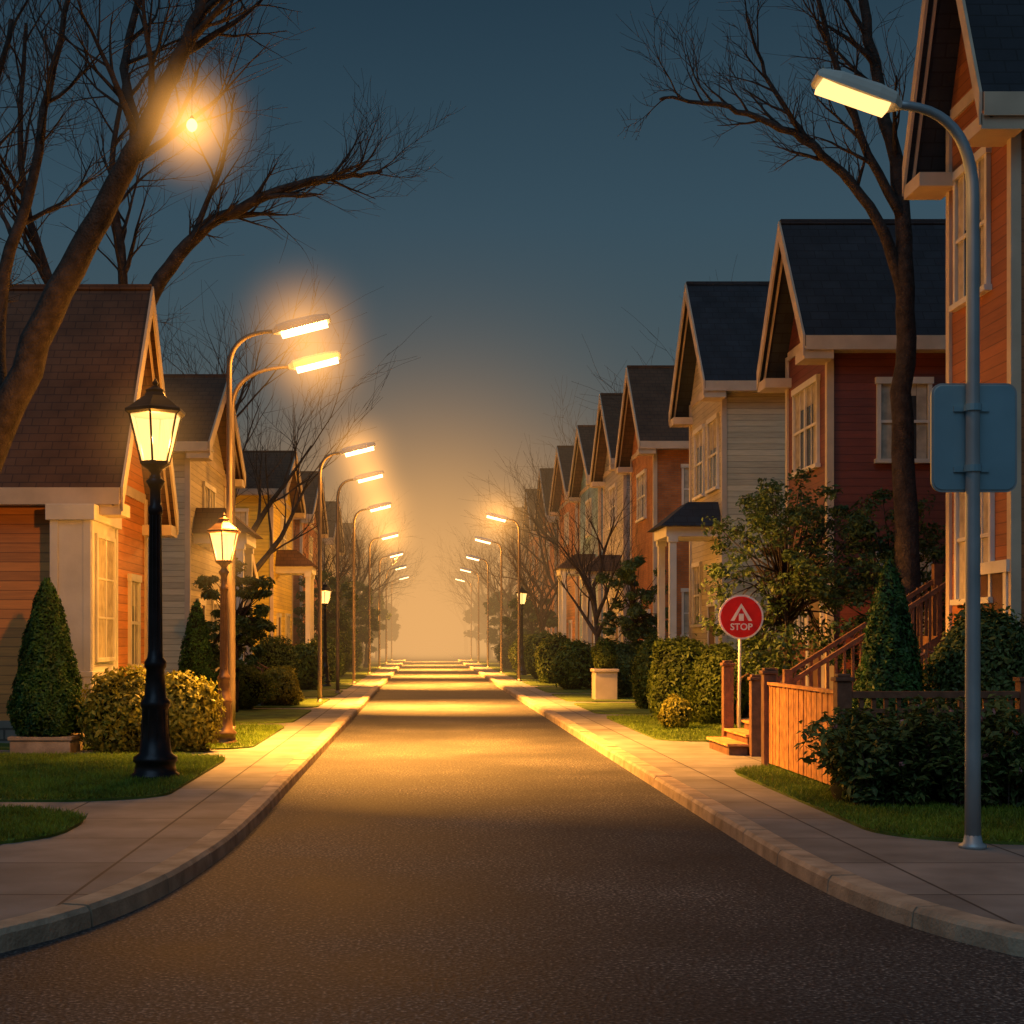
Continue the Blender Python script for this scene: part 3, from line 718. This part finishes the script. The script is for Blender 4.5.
bush(-4.1, 24.0, .62, .55, 1.3, 5500, M['folY'], .06, 'garden_shrub', loose=.45, la=.24)
bush(7.95, 20.3, .82, .75, 2.45, 14000, M['folD'], .05)
for (x, y, rr, h, mt) in ((5.75, 32.2, .78, 2.1, 'fol'), (6.45, 31, .75, 1.95, 'fol'), (6.2, 38.6, .68, 2.05, 'fol'), (6.3, 46, .7, 1.9, 'folD'), (5.6, 53.5, .9, 2.0, 'fol'), (5.5, 61, .9, 2.2, 'fol'), (5.7, 68, 1.1, 2.4, 'folD'), (5.6, 78, 1.1, 2.4, 'fol'), (5.6, 90, 1.2, 2.4, 'folD')):
    bush(x, y, rr, rr, h, 6500 if y < 50 else 3000, M[mt], .055 if y < 50 else .09)
bush(5.2, 29.5, .35, .3, .75, 2000, M['folY'], .05, 'garden_shrub')
for (x, y, rr, h, mt) in ((-5.1, 38.5, .95, 1.3, 'fol'), (-4.2, 40.5, .7, 1.2, 'folY'), (-5.0, 47, .9, 2.1, 'folD'), (-4.6, 54, .8, 1.9, 'fol'), (-4.6, 63, 1.0, 2.2, 'folD'), (-4.7, 72, 1.2, 2.3, 'fol'), (-4.8, 84, 1.3, 2.3, 'folD')):
    bush(x, y, rr, rr, h, 5500 if y < 50 else 3000, M[mt], .055 if y < 50 else .09)
e = empty('stone_planter', (5.35, 45, 0)); m = MB(); m.box(5.3, 6.0, 44.3, 45.2, .12, 1.0); m.box(5.25, 6.05, 44.25, 45.25, 1.002, 1.1); m.obj('planter_box', M['trim'], e, bevel=.02)
bush(5.65, 44.8, .42, .42, 1.0, 2500, M['fol'], .05, z0=1.05)
def stem_shrub(x0, x1, y0, y1, nst, name='hydrangea_shrub', h=1.0):
    e = empty(name, ((x0+x1)/2, (y0+y1)/2, .13)); st = MB(); P = []; N = []; FL = []
    for i in range(nst):
        bx = rnd.uniform(x0+.25, x1-.25); byy = rnd.uniform(y0+.15, y1-.15); a = rnd.uniform(0, 6.28); sp_ = rnd.uniform(.1, .55); hh = h*rnd.uniform(.5, 1.15)
        pts = []
        for k in range(7):
            t = k/6; pts.append((bx+math.cos(a)*sp_*t*t, byy+math.sin(a)*sp_*t*t*.7, .14+hh*(t-.18*t*t*sp_*2)))
        st.tube(pts, [.010*(1-.7*k/6) for k in range(7)], 4)
        for k in range(1, 7):
            for j in range(7):
                p = pts[k]; o = np.array([rnd.gauss(0, 1), rnd.gauss(0, 1), rnd.gauss(.2, .6)]); o /= np.linalg.norm(o)
                P.append(np.array(p)+o*rnd.uniform(.03, .10)); nn = o*.5+np.array([0, 0, .8])+nrng.normal(0, .35, 3); N.append(nn/np.linalg.norm(nn))
        if rnd.random() < .12: FL.append(pts[-1])
    st.obj('stems', M['bark'], e)
    np_mesh('leaves', leaf_quads(np.array(P), np.array(N), .062, .42), 4, M['folD'], e)
    if FL:
        Q = []
        for p in FL:
            D = unit(40); Q.append((np.array(p)+D*nrng.uniform(.02, .05, (40, 1)), D))
        np_mesh('blossoms', leaf_quads(np.concatenate([q[0] for q in Q]), np.concatenate([q[1] for q in Q]), .016, .8), 4, M['flower'], e)
    core_mesh('dark_core', (x0+x1)/2, (y0+y1)/2, .3, (x1-x0)*.42, (y1-y0)*.4, h*.5, 5, e, .9)
stem_shrub(4.5, 5.75, 15.5, 16.8, 210)
stem_shrub(5.55, 6.9, 15.4, 16.9, 210, h=1.1)
stem_shrub(6.8, 8.2, 15.5, 16.9, 180, h=.95)

# ---- bare trees
def wander(p, d, L, nseg, rng, wob, lift):
    pts = [p]; d = d.normalized()
    for i in range(nseg):
        d = (d+Vector((rng.gauss(0, wob), rng.gauss(0, wob), rng.gauss(0, wob)+lift))).normalized()
        pts.append(pts[-1]+d*(L/nseg))
    return pts
def branch(mb, p, d, r, L, lvl, rng, dens=1.0, wob=.10):
    ns = 6 if lvl > 1 else (4 if lvl == 1 else 3)
    pts = wander(p, d, L, ns, rng, wob, .04)
    rr = [max(.0035, r*(1-.8*i/ns)) for i in range(ns+1)]
    mb.tube(pts, rr, 6 if lvl >= 3 else (4 if lvl == 2 else 3), cap=False)
    if lvl <= 0: return
    kids(mb, pts, rr, L, lvl-1, rng, dens)
def kids(mb, pts, rr, L, lvl, rng, dens, start=.25, count=None):
    n_ = count or max(2, int((3.3+lvl*.8)*dens+rng.random()))
    N_ = len(pts)-1
    for i in range(n_):
        t = start+(1-start)*(i+rng.random()*.8)/n_; t = min(t, .98)*N_; k = int(t); f_ = t-k
        p = pts[k].lerp(pts[k+1], f_); d = (pts[k+1]-pts[k]).normalized(); r = rr[k]*(1-f_)+rr[k+1]*f_
        ax = d.cross(Vector((rng.gauss(0,1), rng.gauss(0,1), rng.gauss(0,1)))).normalized()
        ang = math.radians(rng.uniform(22, 52)); dd = Quaternion(ax, ang) @ d
        dd.z += .14
        branch(mb, p, dd, max(.006, min(r*rng.uniform(.5, .7), .085)), L*rng.uniform(.5, .78), lvl, rng, dens)
def smooth_pts(P, k=5):
    V = [Vector(p) for p in P]; out = []
    for i in range(len(V)-1):
        p0 = V[max(i-1,0)]; p1 = V[i]; p2 = V[i+1]; p3 = V[min(i+2,len(V)-1)]
        for j in range(k):
            t = j/k; out.append(.5*((2*p1)+(-p0+p2)*t+(2*p0-5*p1+4*p2-p3)*t*t+(-p0+3*p1-3*p2+p3)*t**3))
    out.append(V[-1]); return out
def custom_tree(loc, limbs, seed, name='bare_tree'):
    rng = random.Random(seed); mb = MB(); e = empty(name, loc)
    for L in limbs:
        pts = smooth_pts(L['p']); n_ = len(pts); r0, r1 = L['r']
        pts = [p+Vector((rng.gauss(0,.02), rng.gauss(0,.02), rng.gauss(0,.02)))*(1 if 0 < i else 0) for i, p in enumerate(pts)]
        rr = [r0+(r1-r0)*(i/(n_-1))**.8 for i in range(n_)]
        mb.tube(pts, rr, 10)
        kids(mb, pts, rr, L.get('kl', 3.2), L.get('lvl', 3)-1, rng, L.get('dens', 1), L.get('start', .35), L.get('n', 9))
    o = mb.obj('trunk_and_branches', M['bark'], e); o.data.polygons.foreach_set('use_smooth', [True]*len(o.data.polygons))
    return e
custom_tree((-8.3, 22, 0), [
  dict(p=[(-8.4,22,0),(-7.6,22,2.6),(-6.6,22,5.2),(-5.65,22,7.4),(-4.9,22,8.8),(-4.25,21.8,9.9),(-3.6,21.6,11.1),(-3.2,21.5,12.2),(-2.9,21.4,13.6)], r=(.36,.05), start=.55, n=12, kl=2.9, lvl=3, dens=1.3),
  dict(p=[(-5.0,22,8.7),(-4.6,22.6,9.9),(-4.9,23.2,11.3),(-4.7,23.4,12.8),(-4.9,23.6,14)], r=(.12,.03), start=.2, n=9, kl=2.4, dens=1.3),
  dict(p=[(-6.6,22,5.2),(-6.7,22.5,7.4),(-6.3,22.8,9.4),(-6.0,23,11.3),(-5.6,23,13.2)], r=(.15,.03), start=.25, n=11, kl=2.7, dens=1.3),
  dict(p=[(-6.9,22,4.6),(-7.6,22.8,7.0),(-7.4,23.4,9.6),(-6.9,23.8,12.4)], r=(.15,.04), start=.3, n=9, kl=2.7, dens=1.3),
], 11)
custom_tree((-7.3, 34, 0), [
  dict(p=[(-7.4,34,0),(-7.3,34,4),(-7.2,34,8),(-6.5,34,10.3),(-5.4,34,11.7),(-4.1,34,12.5),(-2.6,34,13.0),(-1.7,34,13.1),(-1.0,34,13.2)], r=(.32,.03), start=.42, n=17, kl=2.2, lvl=3, dens=1.25),
  dict(p=[(-7.2,34,8.2),(-7.3,34.3,11),(-7.6,34.5,13.5),(-7.2,34.6,16)], r=(.16,.04), start=.1, n=11, kl=3.4, dens=1.25),
  dict(p=[(-7.25,34,7.2),(-9,34.5,10.4),(-9.8,34.5,13.5),(-9.7,34.6,17)], r=(.18,.04), start=.2, n=11, kl=3.4, dens=1.25),
  dict(p=[(-5.6,34,11.6),(-4.9,34.3,13.4),(-4.6,34.3,15.2)], r=(.09,.02), start=.2, n=8, kl=2.6, lvl=3, dens=1.2),
], 23)
custom_tree((8.75, 26, 0), [
  dict(p=[(8.85,26,0),(8.8,26,3),(8.75,26,6),(8.78,26,8.4),(8.72,26,10),(8.35,26,11.9),(8.0,26,13.7),(7.9,26,15.5)], r=(.27,.06), start=.62, n=9, kl=2.6, dens=1.15),
  dict(p=[(8.77,26,7.9),(8.5,26,9.2),(7.8,26,10.35),(6.9,26,11.15),(5.9,26,11.6),(5.0,26,11.85),(4.3,26,11.9)], r=(.13,.022), start=.25, n=15, kl=1.6, lvl=3, dens=1.25),
  dict(p=[(8.75,26,9.6),(7.9,25.8,11.2),(7.3,25.7,12.8),(6.9,25.6,14.4)], r=(.10,.03), start=.2, n=10, kl=2.0, dens=1.2),
  dict(p=[(7.0,26,11.1),(6.3,26.2,12.4),(5.9,26.2,13.6)], r=(.06,.02), start=.2, n=7, kl=1.7, lvl=3, dens=1.2),
], 31)
gm_ = []
for sd2 in (5, 9):
    rng = random.Random(sd2); mb = MB()
    tp = wander(Vector((0,0,0)), Vector((.05,0,1)), 5.2, 6, rng, .05, .05); tr_ = [.2-.02*i for i in range(7)]
    mb.tube(tp, tr_, 8)
    for i in range(7):
        a = i*2.4+rng.random(); k = 3+i % 4; p = tp[min(k, 6)]
        branch(mb, p, Vector((math.cos(a)*.75, math.sin(a)*.75, 1.0)), .12, 3.8, 3, rng, 1.1, .10)
    me = bpy.data.meshes.new('bare_tree'); me.from_pydata(mb.v, [], mb.f); me.materials.append(M['bark']); gm_.append(me)
k = 0
for (x, y, sc) in ((-7.4,58.5,1.5),(-5.2,77,.9),(-5.0,92,1.0),(-5.4,108,1.1),(-5,126,1.1),(-5,150,1.2),(7.2,58,.8),(6.8,83,.9),(6.4,100,1.0),(6.2,118,1.1),(6.2,138,1.15),(6,160,1.2),(12,64,1.45),(9,92,1.5),(-16,34,1.7),(5.5,190,1.4),(-5,185,1.4),(16,110,1.9),(-14,80,1.5)):
    o = link(bpy.data.objects.new('bare_tree', gm_[k % 2])); o.location = (x, y, .1); o.rotation_euler = (0, 0, k*1.9); o.scale = (sc, sc, sc); k += 1
def leafy(x, y, h, rx, rz, leaves, mat, name='leafy_tree', seed=3, size=.075, clusters=60, cr=1.0):
    rs = np.random.default_rng(seed); rng = random.Random(seed); e = empty(name, (x, y, .13)); mb = MB()
    cz = h-rz; C = []
    while len(C) < clusters:
        v = rs.uniform(-1, 1, 3)
        if (v**2).sum() < 1 and (v**2).sum() > .12: C.append(v*np.array([rx, rx, rz])+np.array([x, y, cz]))
    mb.tube([(x, y, .1), (x+.05, y, h*.3), (x, y, h*.6), (x+.03, y, h*.85)], [.11, .09, .06, .02], 8)
    P = []; N = []; k = leaves//clusters
    for c in C:
        b = Vector((x, y, max(.5, cz-rz*.5+rng.random()*rz*.6))); m_ = b.lerp(Vector(c), .5)+Vector((0, 0, .12)); mb.tube([b, m_, Vector(c)], [.028, .018, .006], 4)
        D = rs.normal(size=(k, 3)); D /= np.linalg.norm(D, axis=1, keepdims=True)
        rr = rs.uniform(.14, .34)*rx*.9*cr; P.append(c+D*(rs.random((k, 1))**.5)*rr*np.array([1, 1, .65])); nn = D*.5+rs.normal(0, .5, (k, 3))+np.array([0, 0, .5]); N.append(nn/np.linalg.norm(nn, axis=1, keepdims=True))
    mb.obj('trunk', M['bark'], e, smooth=True)
    np_mesh('leaves', leaf_quads(np.concatenate(P), np.concatenate(N), size, .45), 4, mat, e)
leafy(6.9, 27.3, 5.3, 1.75, 2.1, 11000, M['folD'], clusters=130, size=.06, cr=.8)
leafy(9.2, 27.6, 4.9, 1.4, 2.1, 9000, M['folD'], seed=5, clusters=80, size=.06)
leafy(6.9, 47, 5.0, 1.2, 1.9, 7000, M['folD'], seed=8, size=.08)
leafy(-4.9, 36.5, 4.2, .95, 1.6, 8000, M['folD'], seed=12, size=.07)
leafy(-5.2, 74, 5.5, 1.6, 2.2, 6000, M['folD'], seed=15, size=.12)
leafy(-5.0, 90, 6, 2.0, 2.6, 6000, M['folD'], seed=16, size=.16)
leafy(6.6, 88, 5, 1.7, 2.2, 6000, M['folD'], seed=17, size=.16)
leafy(6.4, 108, 6, 2.0, 2.6, 6000, M['folD'], seed=18, size=.2)
leafy(-5.0, 112, 6, 2.0, 2.6, 6000, M['folD'], seed=19, size=.2)
leafy(-4.8, 140, 6.5, 2.2, 2.8, 5000, M['folD'], seed=20, size=.25)
leafy(6.2, 140, 6.5, 2.2, 2.8, 5000, M['folD'], seed=21, size=.25)

# ------------------------------------------------------------ mist (volume glowing by itself in place of scattered lamplight)
def ell(c, r, strength, fall, dens=0):
    bpy.ops.mesh.primitive_uv_sphere_add(segments=48, ring_count=32, radius=1, location=c)
    o = bpy.context.object; o.scale = r; o.name = 'glowing_mist'
    o.data.materials.append(m_glow_fog('glowing_mist', (1.0, 0.51, 0.17), strength, dens, fall, 2.0))
ell((0.5, 165, 2), (32, 145, 34), .046, 2.8, .055)
